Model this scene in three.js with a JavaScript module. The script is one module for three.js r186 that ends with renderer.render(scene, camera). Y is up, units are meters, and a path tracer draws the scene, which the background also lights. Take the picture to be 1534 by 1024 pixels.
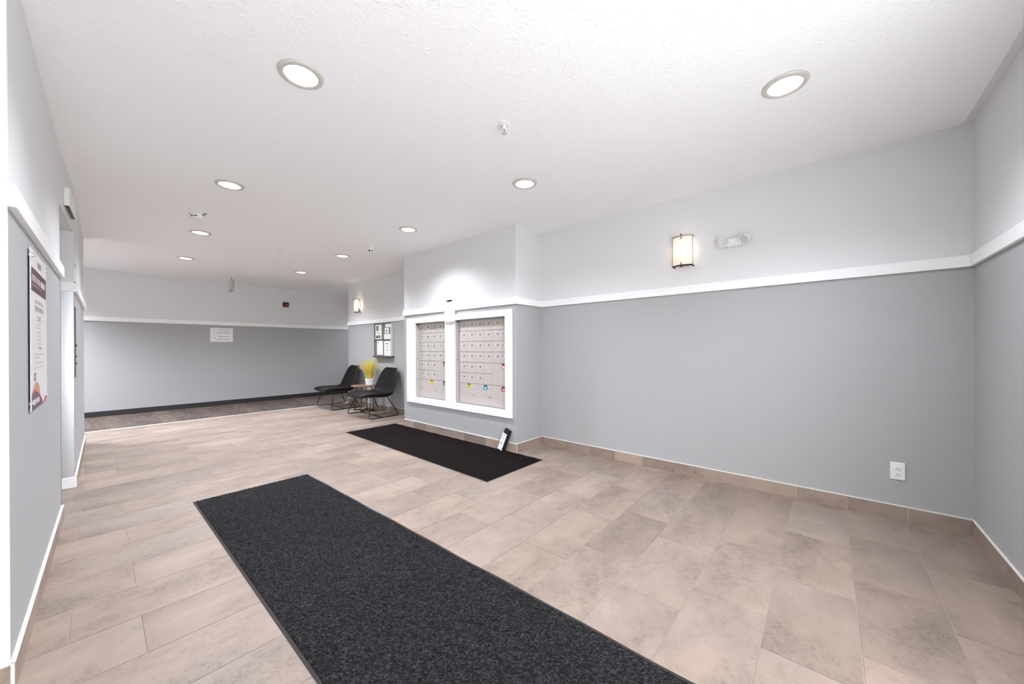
import * as THREE from 'three';
import { RoundedBoxGeometry } from 'three/addons/geometries/RoundedBoxGeometry.js';
import { mergeGeometries } from 'three/addons/utils/BufferGeometryUtils.js';
import { RectAreaLightUniformsLib } from 'three/addons/lights/RectAreaLightUniformsLib.js';

// ---------------------------------------------------------------- camera, sky, daylight, exposure
// Room frame: u runs down the lobby away from the entrance, v runs across it to the mailbox wall, h is height.
// three.js world: x = v, y = h, z = -u.
const P = (u, v, h) => new THREE.Vector3(v, h, -u);
const scene = new THREE.Scene();
const camera = new THREE.PerspectiveCamera(2 * Math.atan(512 / 542.6) * 180 / Math.PI, 1534 / 1024, 0.05, 60);
camera.position.copy(P(0, 0, 1.21));
camera.quaternion.setFromRotationMatrix(new THREE.Matrix4().makeBasis(
  new THREE.Vector3(0.656433, -0.003656, 0.754376), new THREE.Vector3(0.003764, 0.999992, 0.001572), new THREE.Vector3(-0.754375, 0.001808, 0.656441)));
camera.setViewOffset(1534, 1024, 0, -9.77, 1534, 1024);
const renderer = new THREE.WebGLRenderer({ antialias: true });
renderer.toneMapping = THREE.LinearToneMapping;
renderer.toneMappingExposure = 1.5;
renderer.shadowMap.enabled = true;
RectAreaLightUniformsLib.init();
scene.background = new THREE.Color(1.5, 1.56, 1.65);            // bright overcast sky outside the entrance
const POWER = { day: 1.5, forecourt: 2.15, near: 9.5, mid: 13, far: 18, corridorLeft: 100, corridorRight: 14, sconceNear: 0.02, sconceFar: 0.06, sconceCorridor: 0.3 };
// daylight in the glazed entrance behind the camera: level sky light, and light thrown up off the bright forecourt
for (const [power, h, high, up] of [[POWER.day, 1.25, 2.2, 0], [POWER.forecourt, 0.72, 1.25, 2.4]]) {
  const l = new THREE.RectAreaLight(0xf6f8ff, power, 2.9, high);
  l.position.copy(P(-0.66, 0.55, h));
  scene.add(l);
  l.lookAt(P(4, 0.55, h + up));
}

// ---------------------------------------------------------------- helpers
let seed = 7;
const rnd = () => { seed = (seed * 1664525 + 1013904223) >>> 0; return seed / 4294967296; };
const rr = (a, b) => a + (b - a) * rnd();
const used = {};
function numbered(name) {
  const n = used[name] = (used[name] ?? -1) + 1;
  return n ? name + '_' + String(n).padStart(3, '0') : name;
}
function worldUV(g) {                                            // box mapping in metres
  const p = g.attributes.position, n = g.attributes.normal, uv = new Float32Array(p.count * 2);
  for (let i = 0; i < p.count; i++) {
    const ax = Math.abs(n.getX(i)), ay = Math.abs(n.getY(i)), az = Math.abs(n.getZ(i));
    const x = p.getX(i), y = p.getY(i), z = p.getZ(i);
    if (ay >= ax && ay >= az) { uv[2 * i] = x; uv[2 * i + 1] = z; }
    else if (ax >= az) { uv[2 * i] = z; uv[2 * i + 1] = y; }
    else { uv[2 * i] = x; uv[2 * i + 1] = y; }
  }
  g.setAttribute('uv', new THREE.BufferAttribute(uv, 2));
  return g;
}
function bx(u0, u1, v0, v1, h0, h1, r = 0) {
  const a = [Math.abs(v1 - v0), Math.abs(h1 - h0), Math.abs(u1 - u0)];
  const g = r ? new RoundedBoxGeometry(...a, 2, Math.min(r, ...a.map((k) => k * 0.49))) : new THREE.BoxGeometry(...a);
  g.translate((v0 + v1) / 2, (h0 + h1) / 2, -(u0 + u1) / 2);
  return worldUV(g);
}
function prism(pts, h0, h1) {                                    // plan outline [u, v] raised from h0 to h1
  const s = new THREE.Shape(pts.map(([u, v]) => new THREE.Vector2(v, u)));
  const g = new THREE.ExtrudeGeometry(s, { depth: h1 - h0, bevelEnabled: false });
  g.rotateX(-Math.PI / 2); g.translate(0, h0, 0);
  return worldUV(g);
}
function tube(pts, r, seg = 24, rad = 8, closed = false, tension = 0.5) {
  return new THREE.TubeGeometry(new THREE.CatmullRomCurve3(pts, closed, 'catmullrom', tension), seg, r, rad, closed);
}
function rod(pts, r, corner = 0.03, rad = 8) {                   // bent rod: straight runs with rounded corners
  const path = new THREE.CurvePath();
  let from = pts[0].clone();
  for (let i = 1; i < pts.length; i++) {
    if (i === pts.length - 1) { path.add(new THREE.LineCurve3(from, pts[i])); break; }
    const a = pts[i].clone().add(pts[i - 1].clone().sub(pts[i]).setLength(corner)), b = pts[i].clone().add(pts[i + 1].clone().sub(pts[i]).setLength(corner));
    path.add(new THREE.LineCurve3(from, a)); path.add(new THREE.QuadraticBezierCurve3(a, pts[i].clone(), b));
    from = b;
  }
  return new THREE.TubeGeometry(path, pts.length * 14, r, rad, false);
}
const merge = (list) => list.length === 1 ? list[0] : mergeGeometries(list.map((g) => {
  const q = g.index ? g.toNonIndexed() : g;
  for (const k of Object.keys(q.attributes)) if (!['position', 'normal', 'uv'].includes(k)) q.deleteAttribute(k);
  return q;
}));
function obj(name, geos, mat, parent = scene) {
  const m = new THREE.Mesh(merge([].concat(geos)), mat);
  m.name = parent === scene ? numbered(name) : name;
  m.castShadow = m.receiveShadow = true;
  parent.add(m);
  return m;
}
function struct(name, geos, mat, parent = scene) {
  const m = obj(name, geos, mat, parent);
  if (parent === scene) { m.name = name; m.userData.kind = 'structure'; }
  return m;
}
function structGroup(name) { const o = new THREE.Group(); o.name = name; o.userData.kind = 'structure'; scene.add(o); return o; }
function tag(o, label, category, group) {
  o.userData.label = label; o.userData.category = category;
  if (group) o.userData.group = group;
  return o;
}
function thing(name, label, category, pos, turn = 0, group) {    // pos is a world Vector3
  const o = new THREE.Group(); o.name = numbered(name); scene.add(o);
  o.position.copy(pos); o.rotation.y = turn;
  return tag(o, label, category, group);
}
function copyOf(root, pos, turn, label) {
  const r = root.clone(); r.name = numbered(root.name); scene.add(r);
  r.position.copy(pos); r.rotation.y = turn; r.userData = { ...root.userData, label };
  return r;
}
const lathe = (pts, seg = 40) => new THREE.LatheGeometry(pts.map(([r, y]) => new THREE.Vector2(r, y)), seg);
const cyl = (r0, r1, h, seg = 24) => new THREE.CylinderGeometry(r0, r1, h, seg);

// ---------------------------------------------------------------- tileable noise and textures
function lattice(N, period, out, amp, stretch = 1) {             // adds one octave of smooth value noise, tileable
  const px = period, py = Math.max(1, Math.round(period * stretch)), t = new Float32Array(px * py);
  for (let i = 0; i < t.length; i++) t[i] = rnd() * 2 - 1;
  for (let y = 0; y < N; y++) {
    const fy = y / N * py, iy = Math.floor(fy), ty = fy - iy, sy = ty * ty * (3 - 2 * ty), r0 = (iy % py) * px, r1 = ((iy + 1) % py) * px;
    for (let x = 0; x < N; x++) {
      const fx = x / N * px, ix = Math.floor(fx), tx = fx - ix, sx = tx * tx * (3 - 2 * tx), c0 = ix % px, c1 = (ix + 1) % px;
      out[y * N + x] += amp * ((t[r0 + c0] * (1 - sx) + t[r0 + c1] * sx) * (1 - sy) + (t[r1 + c0] * (1 - sx) + t[r1 + c1] * sx) * sy);
    }
  }
}
function fbm(N, octaves, stretch = 1) {
  const out = new Float32Array(N * N);
  for (const [period, amp] of octaves) lattice(N, period, out, amp, stretch);
  return out;
}
const clamp = (x) => Math.max(0, Math.min(255, x));
function dataTex(N, fn, srgb, rep = 1) {
  const d = new Uint8Array(N * N * 4);
  for (let i = 0; i < N * N; i++) { const c = fn(i); d[4 * i] = clamp(c[0]); d[4 * i + 1] = clamp(c[1]); d[4 * i + 2] = clamp(c[2]); d[4 * i + 3] = 255; }
  const t = new THREE.DataTexture(d, N, N);
  t.wrapS = t.wrapT = THREE.RepeatWrapping; t.magFilter = THREE.LinearFilter; t.minFilter = THREE.LinearMipmapLinearFilter; t.generateMipmaps = true;
  if (srgb) t.colorSpace = THREE.SRGBColorSpace;
  t.repeat.set(rep, rep); t.needsUpdate = true;
  return t;
}
function canvasTex(w, h, draw) {
  const c = document.createElement('canvas'); c.width = w; c.height = h;
  draw(c.getContext('2d'), w, h);
  const t = new THREE.CanvasTexture(c); t.colorSpace = THREE.SRGBColorSpace; t.anisotropy = 8;
  return t;
}
const std = (color, roughness = 0.6, metalness = 0, more = {}) => new THREE.MeshStandardMaterial({ color, roughness, metalness, ...more });

const peelN = fbm(512, [[60, 0.6], [120, 0.5], [22, 0.3]]);
const peel = dataTex(512, (i) => { const k = 128 + 90 * peelN[i]; return [k, k, k]; }, false, 1 / 0.6);
const stipN = fbm(1024, [[70, 0.5], [130, 0.55], [240, 0.35], [24, 0.2]]);
const stip = dataTex(1024, (i) => { const s = stipN[i], k = 90 + 130 * Math.max(0, s) + 20 * s; return [k, k, k]; }, false, 1 / 1.0);
const tA = fbm(2048, [[5, 0.5], [11, 0.45], [26, 0.32], [60, 0.22]], 1.5), tB = fbm(2048, [[3, 0.6], [8, 0.4], [20, 0.2]]), tC = fbm(2048, [[170, 0.5], [420, 0.6]]);
const tileTex = dataTex(2048, (i) => {
  const a = tA[i], b = tB[i], c = tC[i], k = 1 + 0.125 * a + 0.045 * c - 0.09 * Math.max(0, a * c * 2.2) + 0.05 * b;
  return [150 * k + b, 134.5 * k, 122.5 * k - 3 * b];
}, true, 1 / 2.4);
const carpetA = fbm(512, [[6, 0.5], [30, 0.5], [90, 0.4]], 0.25), carpetB = fbm(512, [[200, 0.7]]);
const carpetTex = dataTex(512, (i) => { const k = 1 + 0.28 * carpetA[i] + 0.15 * carpetB[i]; return [92 * k, 78 * k, 71 * k]; }, true, 1 / 1.2);
const woodA = fbm(512, [[4, 0.5], [40, 0.5], [110, 0.35]], 0.12);
const woodTex = dataTex(512, (i) => { const k = 1 + 0.2 * woodA[i]; return [128 * k, 98 * k, 78 * k]; }, true, 1 / 0.5);
const matA = fbm(512, [[9, 0.5], [40, 0.3], [160, 0.5]], 1), matTex = dataTex(512, (i) => { const k = 1 + 0.22 * matA[i]; return [23 * k, 18.5 * k, 17 * k]; }, true, 1 / 1.0);
const hideN = fbm(512, [[50, 0.5], [100, 0.4]]), hideTex = dataTex(512, (i) => { const k = 128 + 90 * hideN[i]; return [k, k, k]; }, false, 1 / 0.25);

const M = {
  ceiling: std(0xfcfcfc, 0.95, 0, { bumpMap: stip, bumpScale: 0.0026 }),
  upper: std(0xe3e4e4, 0.75, 0, { bumpMap: peel, bumpScale: 0.0006 }),
  lower: std(0xaeafaf, 0.72, 0, { bumpMap: peel, bumpScale: 0.0006 }),
  white: std(0xf8f8f7, 0.45),
  whitePlastic: std(0xf0f0ee, 0.35),
  grout: std(0xa3958a, 0.9),
  edge: std(0xe4dfd6, 0.4),
  carpet: std(0xffffff, 0.98, 0, { map: carpetTex }),
  blackBase: std(0x2b2928, 0.5),
  nickel: std(0xb9b5ae, 0.3, 0.9),
  steel: std(0xd4d5d6, 0.3, 0.85),
  darkMetal: std(0x2a2725, 0.4, 0.6),
  black: std(0x121212, 0.4),
  lens: std(0x050505, 0.08),
  rubber: std(0x2e2622, 0.75),
  leather: new THREE.MeshPhysicalMaterial({ color: 0x0b0908, roughness: 0.42, specularIntensity: 0.6, bumpMap: hideTex, bumpScale: 0.0006 }),
  piping: std(0x1b1816, 0.35),
  wood: std(0xffffff, 0.45, 0, { map: woodTex }),
  led: new THREE.MeshStandardMaterial({ color: 0xffffff, roughness: 0.5, emissive: 0xfffaf0, emissiveIntensity: 1.3 }),
  box: std(0xc8c0ba, 0.4, 0.15),
  boxFrame: std(0xb8b4ae, 0.4, 0.3),
};

// ---------------------------------------------------------------- room dimensions
const C = 2.643, RT = 1.794, RB = 1.718, BT = 0.102, RD = 0.02, BD = 0.012;
const vM = 3.681, uR = -0.708, vB = 3.19, uB = 2.715, uL = 5.021, vA = 3.707, uA = 8.07, uF = 9.833, uC = 8.15;
const SPLIT = (RT + RB) / 2;
function wall(name, solid) {                                     // solid(h0, h1) -> geometries; two paints meet behind the rail
  const g = structGroup(name);
  struct('lower_wall', solid(0, SPLIT), M.lower, g);
  struct('upper_wall', solid(SPLIT, C), M.upper, g);
  return g;
}
// ceiling and floor
struct('ceiling', bx(-0.86, 9.98, -4.1, 6.6, C, C + 0.15), M.ceiling);
const floor = struct('floor', [bx(-0.86, uC, -2.05, 3.9, -0.16, -0.0025), bx(7.0, uC, -4.1, -2.05, -0.16, -0.0025), bx(7.9, uC, 3.9, 6.6, -0.16, -0.0025)], M.grout);
obj('carpet', bx(uC + 0.012, 9.98, -4.1, 6.6, -0.16, 0.0015), M.carpet, floor);
obj('transition_strip', bx(uC - 0.012, uC + 0.014, -4.0, 6.5, -0.004, 0.003, 0.001), M.edge, floor);

// floor tiles: 12 x 24 inch, two alternating joint offsets
{
  const tints = [0xffffff, 0xf7f5f3, 0xfffdfb, 0xf0eeec, 0xfaf8f7].map((c) => new THREE.MeshStandardMaterial({ color: c, map: tileTex, roughness: 0.4 }));
  const W = 0.3069, L = 0.612, gap = 0.0038, top = 0.0, bot = -0.0025, ch = 0.0012;
  const made = new Map();
  const tileGeo = (w, l, variant) => {                            // chamfered slab, centred
    const key = w.toFixed(3) + '_' + l.toFixed(3) + '_' + variant;
    if (made.has(key)) return made.get(key);
    const ring = (x, z, y) => [[-x, y, -z], [x, y, -z], [x, y, z], [-x, y, z]];
    const a = ring(l / 2 - ch, w / 2 - ch, top), b = ring(l / 2, w / 2, top - ch), c = ring(l / 2, w / 2, bot), pos = [], uv = [];
    const ox = (variant * 0.377) % 2.4, oy = (variant * 0.731) % 2.4, flip = variant % 2 ? -1 : 1;
    const tri = (...t) => t.forEach((q) => { pos.push(...q); uv.push(ox + flip * q[0], oy + q[2]); });
    tri(a[0], a[3], a[2]); tri(a[0], a[2], a[1]);
    for (let i = 0; i < 4; i++) { const j = (i + 1) % 4; tri(b[i], a[i], a[j]); tri(b[i], a[j], b[j]); tri(c[i], b[i], b[j]); tri(c[i], b[j], c[j]); }
    const g = new THREE.BufferGeometry();
    g.setAttribute('position', new THREE.Float32BufferAttribute(pos, 3)); g.setAttribute('uv', new THREE.Float32BufferAttribute(uv, 2));
    g.computeVertexNormals(); made.set(key, g);
    return g;
  };
  for (let k = -2; k < 28; k++) {
    const u0 = Math.max(-0.1004 + W * k, uR), u1 = Math.min(-0.1004 + W * (k + 1), uC - 0.014);
    if (u1 - u0 < 0.02) continue;
    const j0 = k % 2 === 0 ? 1.757 : 1.966, lo = u0 < 2.2 ? -1.0 : -0.42, hi = u1 <= uB ? vM : u1 <= uL ? vB + 0.02 : vA;
    for (let j = -5; j < 5; j++) {
      const v0 = Math.max(j0 + L * j, lo), v1 = Math.min(j0 + L * (j + 1), hi);
      if (v1 - v0 < 0.02) continue;
      const m = new THREE.Mesh(tileGeo(u1 - u0 - gap, v1 - v0 - gap, Math.floor(rnd() * 14)), tints[Math.floor(rnd() * tints.length)]);
      m.name = 'tile'; m.castShadow = m.receiveShadow = true;
      m.position.set((v0 + v1) / 2, 0, -(u0 + u1) / 2);
      floor.add(m);
    }
  }
}

// walls
wall('wall_back', (a, b) => bx(-0.86, uB + 0.1, vM, vM + 0.16, a, b));
wall('wall_right', (a, b) => bx(-0.86, uR, 2.05, vM + 0.16, a, b));
wall('wall_front', (a, b) => [bx(-0.86, uR, -2.05, -0.95, a, b), ...(b > 2.4 ? [bx(-0.86, uR, -0.95, 2.05, 2.4, C)] : [])]);
wall('wall_entry_side', (a, b) => bx(-0.86, 2.35, -2.05, -1.9, a, b));
// mailbox bump-out: a wall with two recesses
const mR = [2.871, 3.78], mL = [3.985, 4.708], mB = 0.472, mT = 1.586, vP = 3.245;
wall('wall_mailbox', (a, b) => {
  const out = [];
  const add = (u0, u1, v0, v1, h0, h1) => { const x = Math.max(h0, a), y = Math.min(h1, b); if (y - x > 1e-4) out.push(bx(u0, u1, v0, v1, x, y)); };
  add(uB, uL, vB, 3.28, 0, mB); add(uB, uL, vB, 3.28, mT, C);
  add(uB, mR[0], vB, 3.28, mB, mT); add(mR[1], mL[0], vB, 3.28, mB, mT); add(mL[1], uL, vB, 3.28, mB, mT);
  add(uB, uL, 3.28, 3.86, 0, C);
  return out;
});
wall('wall_alcove', (a, b) => [bx(uL, uA, vA, 3.86, a, b), bx(uA - 0.12, uA, 3.86, 6.6, a, b)]);
wall('wall_far', (a, b) => bx(uF, uF + 0.15, -4.1, 6.6, a, b));
wall('wall_corridor', (a, b) => [bx(7.06, uF + 0.15, -4.25, -4.1, a, b), bx(uA - 0.12, uF + 0.15, 6.6, 6.75, a, b), bx(7.06, 7.21, -4.1, -0.42, a, b)]);
// left wall: near piece, lift recess, far piece
const lw = (u) => u <= 4.12 ? -0.203 + 0.0198 * (u - 2.2) : u < 4.996 ? -0.165 + 0.0457 * (u - 4.12) : -0.125 + 0.0113 * (u - 4.996);
wall('wall_left', (a, b) => {
  const out = [prism([[2.2, lw(2.2)], [4.12, lw(4.12)], [4.12, -0.42], [2.2, -0.42]], a, b), prism([[4.996, lw(4.996)], [7.21, lw(7.21)], [7.21, -0.42], [4.996, -0.42]], a, b), bx(4.1, 5.02, -0.56, -0.44, a, b)];
  if (b > 2.3) out.push(prism([[4.12, lw(4.12)], [4.996, lw(4.996)], [4.996, -0.42], [4.12, -0.42]], 2.24, b));
  return out;
});
struct('wall_entry', bx(2.2, 2.35, -1.9, -0.42, 0, C), M.white);
struct('trim_13', bx(2.188, 2.2, -1.9, lw(2.2) - 0.001, 0, C), M.white);        // white cased end of the left wall
// grey painted bead between ceiling and right wall
struct('trim_1', bx(uR, uR + 0.041, 2.06, vM, C - 0.006, C), M.upper);

// chair rail
function rail(n, u0, u1, v0, v1) { struct('trim_' + n, bx(u0, u1, v0, v1, RB, RT, 0.003), M.white); }
rail(2, uR, uB, vM - RD, vM);
rail(3, uR, uR + RD, 2.05, vM - RD);
rail(4, uB - RD, uL + RD, vB - RD, vB);
rail(5, uB - RD, uB, vB, vM - RD);
rail(6, uL, uL + RD, vB, vA - RD);
rail(7, uL, uA + RD, vA - RD, vA);
rail(8, uA, uA + RD, vA, 6.6);
rail(9, uF - RD, uF, -4.1, 6.6);
struct('trim_10', prism([[2.2 - RD, lw(2.2) + RD], [4.12, lw(4.12) + RD], [4.12, lw(4.12)], [2.2, lw(2.2)], [2.2, -1.9], [2.2 - RD, -1.9]], RB, RT), M.white);
struct('trim_11', prism([[4.996 - RD, lw(4.996) + RD], [7.21 + RD, lw(7.21) + RD], [7.21 + RD, -0.44], [7.21, -0.44], [7.21, lw(7.21)], [4.996, lw(4.996)], [4.996, -0.42], [4.996 - RD, -0.42]], RB, RT), M.white);
struct('trim_12', bx(4.112, 4.122, -0.30, lw(4.12) + 0.002, 0, 2.24), std(0x77787a, 0.4, 0.5));   // metal corner bead at the lift recess

// tile baseboards with a white edge strip
const baseTints = [1.12, 1.0, 1.2, 0.88, 1.06].map((c) => new THREE.MeshStandardMaterial({ color: new THREE.Color().setRGB(c, c * 0.99, c * 0.985), map: tileTex, roughness: 0.42 }));
function baseRun(name, run, joints) {                            // run: [from, to, at] mapping s -> box
  const o = struct(name, joints.length ? run(joints[0], joints[joints.length - 1], true) : [], M.edge);
  for (let i = 0; i + 1 < joints.length; i++) {
    const m = obj('tile', run(joints[i], joints[i + 1], false), baseTints[Math.floor(rnd() * baseTints.length)], o);
    const uv = m.geometry.attributes.uv, ox = rnd() * 2, oy = rnd() * 2;
    for (let k = 0; k < uv.count; k++) uv.setXY(k, uv.getX(k) + ox, uv.getY(k) + oy);
  }
  return o;
}
const g2 = 0.0012;
const alongU = (v1, s) => (a, b, strip) => strip ? [bx(a, b, v1, v1 - s * (BD - 0.003), 0, BT - 0.004), bx(a, b, v1, v1 - s * BD, BT - 0.006, BT, 0.001)] : bx(a + g2, b - g2, v1 - s * 0.002, v1 - s * BD, 0, BT - 0.0062);
const alongV = (u1, s) => (a, b, strip) => strip ? [bx(u1, u1 + s * (BD - 0.003), a, b, 0, BT - 0.004), bx(u1, u1 + s * BD, a, b, BT - 0.006, BT, 0.001)] : bx(u1 + s * 0.002, u1 + s * BD, a + g2, b - g2, 0, BT - 0.0062);
baseRun('baseboard_back', alongU(vM, 1), [-0.696, -0.418, -0.11, 0.189, 0.502, 0.81, 1.117, 1.424, 1.73, 2.04, 2.323, 2.703]);
baseRun('baseboard_right', alongV(uR, 1), [2.05, 2.43, 3.042, 3.681]);
baseRun('baseboard_mailbox', alongU(vB, 1), [2.703, 2.9, 3.21, 3.518, 3.6, 3.83, 4.147, 4.45, 4.76, 5.033]);
baseRun('baseboard_mailbox_side', alongV(uB, -1), [3.19, 3.669]);
baseRun('baseboard_alcove', alongU(vA, 1), [5.04, 5.4, 6.01, 6.62, 7.23, 7.84, 8.082]);
baseRun('baseboard_alcove_side', alongV(uL, 1), [3.19, 3.695]);
{
  const slant = (u0, u1, name, joints) => {
    const run = (a, b, strip) => {
      const q = (d0, d1, e, h0, h1) => prism([[a + e, lw(a) + d0], [b - e, lw(b) + d0], [b - e, lw(b) + d1], [a + e, lw(a) + d1]], h0, h1);
      return strip ? [q(0, BD - 0.003, 0, 0, BT - 0.004), q(0, BD, 0, BT - 0.006, BT)] : q(0.002, BD, g2, 0, BT - 0.0062);
    };
    return baseRun(name, run, joints);
  };
  slant(2.2, 4.12, 'baseboard_left', [2.188, 2.5, 2.81, 3.12, 3.43, 3.74, 4.12]);
  slant(4.996, 7.21, 'baseboard_left_far', [4.997, 5.6, 6.21, 6.82, 7.215]);
  struct('baseboard_lift', [bx(4.984, 4.996, -0.42, -0.113, 0, BT - 0.014, 0.002), bx(4.988, 4.996, -0.42, -0.117, BT - 0.016, BT, 0.002)], M.white);
  baseRun('baseboard_entry', alongV(2.188, -1), [-1.9, -1.3, -0.69, -0.201]);
}
struct('baseboard_far', bx(uF - 0.008, uF, -4.1, 6.6, 0, 0.1, 0.003), M.blackBase);

// lift recess: steel doors and a steel clad jamb
{
  const d = structGroup('door_1');
  struct('door_panel', bx(4.13, 4.555, -0.44, -0.425, 0.002, 2.1), M.steel, d);
  struct('door_panel', bx(4.56, 4.984, -0.44, -0.425, 0.002, 2.1), M.steel, d);
  struct('door_head', bx(4.12, 4.996, -0.44, -0.42, 2.1, 2.24), M.white, d);
  struct('jamb_panel', bx(4.984, 4.996, -0.42, -0.126, BT, RB, 0.002), M.steel, d);
}
// glazed entrance behind the camera, with paving outside
{
  const alu = std(0x8f9194, 0.35, 0.8), glass = new THREE.MeshPhysicalMaterial({ color: 0xffffff, transmission: 1, thickness: 0, roughness: 0.02, ior: 1.5 });
  const w = structGroup('window_1');
  struct('frame', [bx(-0.82, -0.76, -0.95, 2.05, 2.33, 2.4), bx(-0.82, -0.76, -0.95, 2.05, 0, 0.08), ...[-0.95, 0.03, 1.01, 1.99].map((v) => bx(-0.82, -0.76, v, v + 0.06, 0.08, 2.33))], alu, w);
  for (const v of [-0.89, 0.09, 1.07]) struct('pane', bx(-0.795, -0.785, v, v + 0.92, 0.08, 2.33), glass, w);
  struct('floor_outside', bx(-9, -0.86, -8, 8, -0.3, -0.02), std(0xb5b2ac, 0.9));
}

// ---------------------------------------------------------------- ceiling fittings
{
  const trim = lathe([[0.078, -0.003], [0.08, -0.011], [0.092, -0.012], [0.103, -0.007], [0.107, 0], [0.1, 0]], 48);
  const disc = lathe([[0, -0.0075], [0.04, -0.0072], [0.0795, -0.005], [0.0795, 0]], 40);
  let first = null;
  const nick = std(0xd0cdc5, 0.4, 0.15);
  const spots = [[0.172, 2.481, 'round recessed ceiling light nearest the right wall'], [1.987, 2.46, 'round recessed ceiling light nearest the inner corner beside the mailbox wall'], [3.807, 2.477, 'round recessed ceiling light above and in front of the mailboxes'], [5.655, 2.511, 'small looking recessed ceiling light between the dome camera and the second sprinkler'], [7.44, 2.533, 'farthest recessed ceiling light of the row toward the alcove sconce'],
    [2.075, 0.711, 'large looking recessed ceiling light at upper left, nearest the big doormat'], [3.933, 0.773, 'recessed ceiling light just in front of the white twin slot detector'], [5.814, 0.849, 'recessed ceiling light just behind the white twin slot detector'], [7.62, 0.934, 'farthest recessed ceiling light of the left row, before the exit sign']];
  spots.push([8.98, -1.5, 'recessed corridor ceiling light out of sight beyond the left wall'], [8.98, 5.3, 'recessed corridor ceiling light out of sight beyond the alcove']);
  for (const [u, v, label] of spots) {
    let o;
    if (!first) {
      o = first = thing('recessed_light', label, 'ceiling light', P(u, v, C), 0, 'round recessed ceiling lights in two rows');
      obj('trim_ring', trim, nick, o); obj('diffuser', disc, M.led, o);
    } else o = copyOf(first, P(u, v, C), 0, label);
    const l = new THREE.SpotLight(0xeff4ff, u > 8.5 ? (v < 0 ? POWER.corridorLeft : POWER.corridorRight) : u > 7 ? POWER.far : u > 3 ? POWER.mid : POWER.near, 0, 1.22, 1, 2);
    l.position.copy(P(u, v, C - 0.014)); l.target.position.copy(P(u, v, 0)); l.castShadow = true; l.shadow.radius = 3.5;
    scene.add(l, l.target);
  }
}
function sprinkler(u, v, label) {
  const o = thing('fire_sprinkler', label, 'sprinkler', P(u, v, C));
  obj('escutcheon', lathe([[0, -0.004], [0.02, -0.006], [0.034, -0.004], [0.037, 0]], 32), M.whitePlastic, o);
  obj('body', merge([cyl(0.009, 0.011, 0.03, 12).translate(0, -0.018, 0), tube([new THREE.Vector3(-0.011, -0.03, 0), new THREE.Vector3(-0.014, -0.045, 0), new THREE.Vector3(0, -0.058, 0)], 0.0025, 10, 6), tube([new THREE.Vector3(0.011, -0.03, 0), new THREE.Vector3(0.014, -0.045, 0), new THREE.Vector3(0, -0.058, 0)], 0.0025, 10, 6)]), M.whitePlastic, o);
  obj('deflector', cyl(0.018, 0.018, 0.002, 20).translate(0, -0.06, 0), std(0xd0d0ce, 0.35, 0.3), o);
  obj('bulb', cyl(0.003, 0.003, 0.024, 8).translate(0, -0.044, 0), std(0x5a2020, 0.2), o);
}
sprinkler(1.56, 1.723, 'white and chrome fire sprinkler in the middle of the near ceiling');
{
  const o = thing('sprinkler_cover', 'flat white round cover on the far ceiling between the rows of lights', 'sprinkler', P(5.984, 1.756, C));
  obj('cover_plate', lathe([[0, -0.007], [0.04, -0.0065], [0.044, -0.004], [0.044, 0]], 32), M.whitePlastic, o);
}
{
  const o = thing('ceiling_detector', 'white ceiling detector with two dark slots among the left row of lights', 'detector', P(5.026, 0.718, C), -0.95);
  obj('base', lathe([[0, -0.012], [0.066, -0.012], [0.072, -0.006], [0.074, 0]], 36), M.whitePlastic, o);
  obj('body', lathe([[0, -0.062], [0.03, -0.06], [0.046, -0.05], [0.052, -0.034], [0.056, -0.012]], 36), M.whitePlastic, o);
  for (const a of [-0.42, 0.42]) obj('slot', new THREE.BoxGeometry(0.03, 0.007, 0.012).translate(0, -0.036, 0.05).rotateY(a), M.black, o);
  for (const s of [-1, 1]) obj('bracket', new THREE.BoxGeometry(0.045, 0.006, 0.02).rotateZ(s * 0.5).translate(s * 0.075, -0.012, 0), std(0x9a9a9a, 0.5), o);
}
{
  const o = thing('dome_camera', 'white ball shaped security camera on the ceiling before the alcove', 'camera', P(4.837, 2.548, C), -0.62);
  obj('base', lathe([[0, -0.02], [0.05, -0.02], [0.058, -0.012], [0.06, 0]], 36), M.whitePlastic, o);
  const e = obj('eyeball', new THREE.SphereGeometry(0.047, 28, 20).translate(0, -0.045, 0), M.whitePlastic, o);
  for (const [x, r] of [[-0.016, 0.012], [0.016, 0.009]]) obj('lens', new THREE.CylinderGeometry(r, r, 0.008, 16).rotateX(Math.PI / 2 + 0.55).translate(x, -0.066, 0.036), M.lens, e);
}
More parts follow.
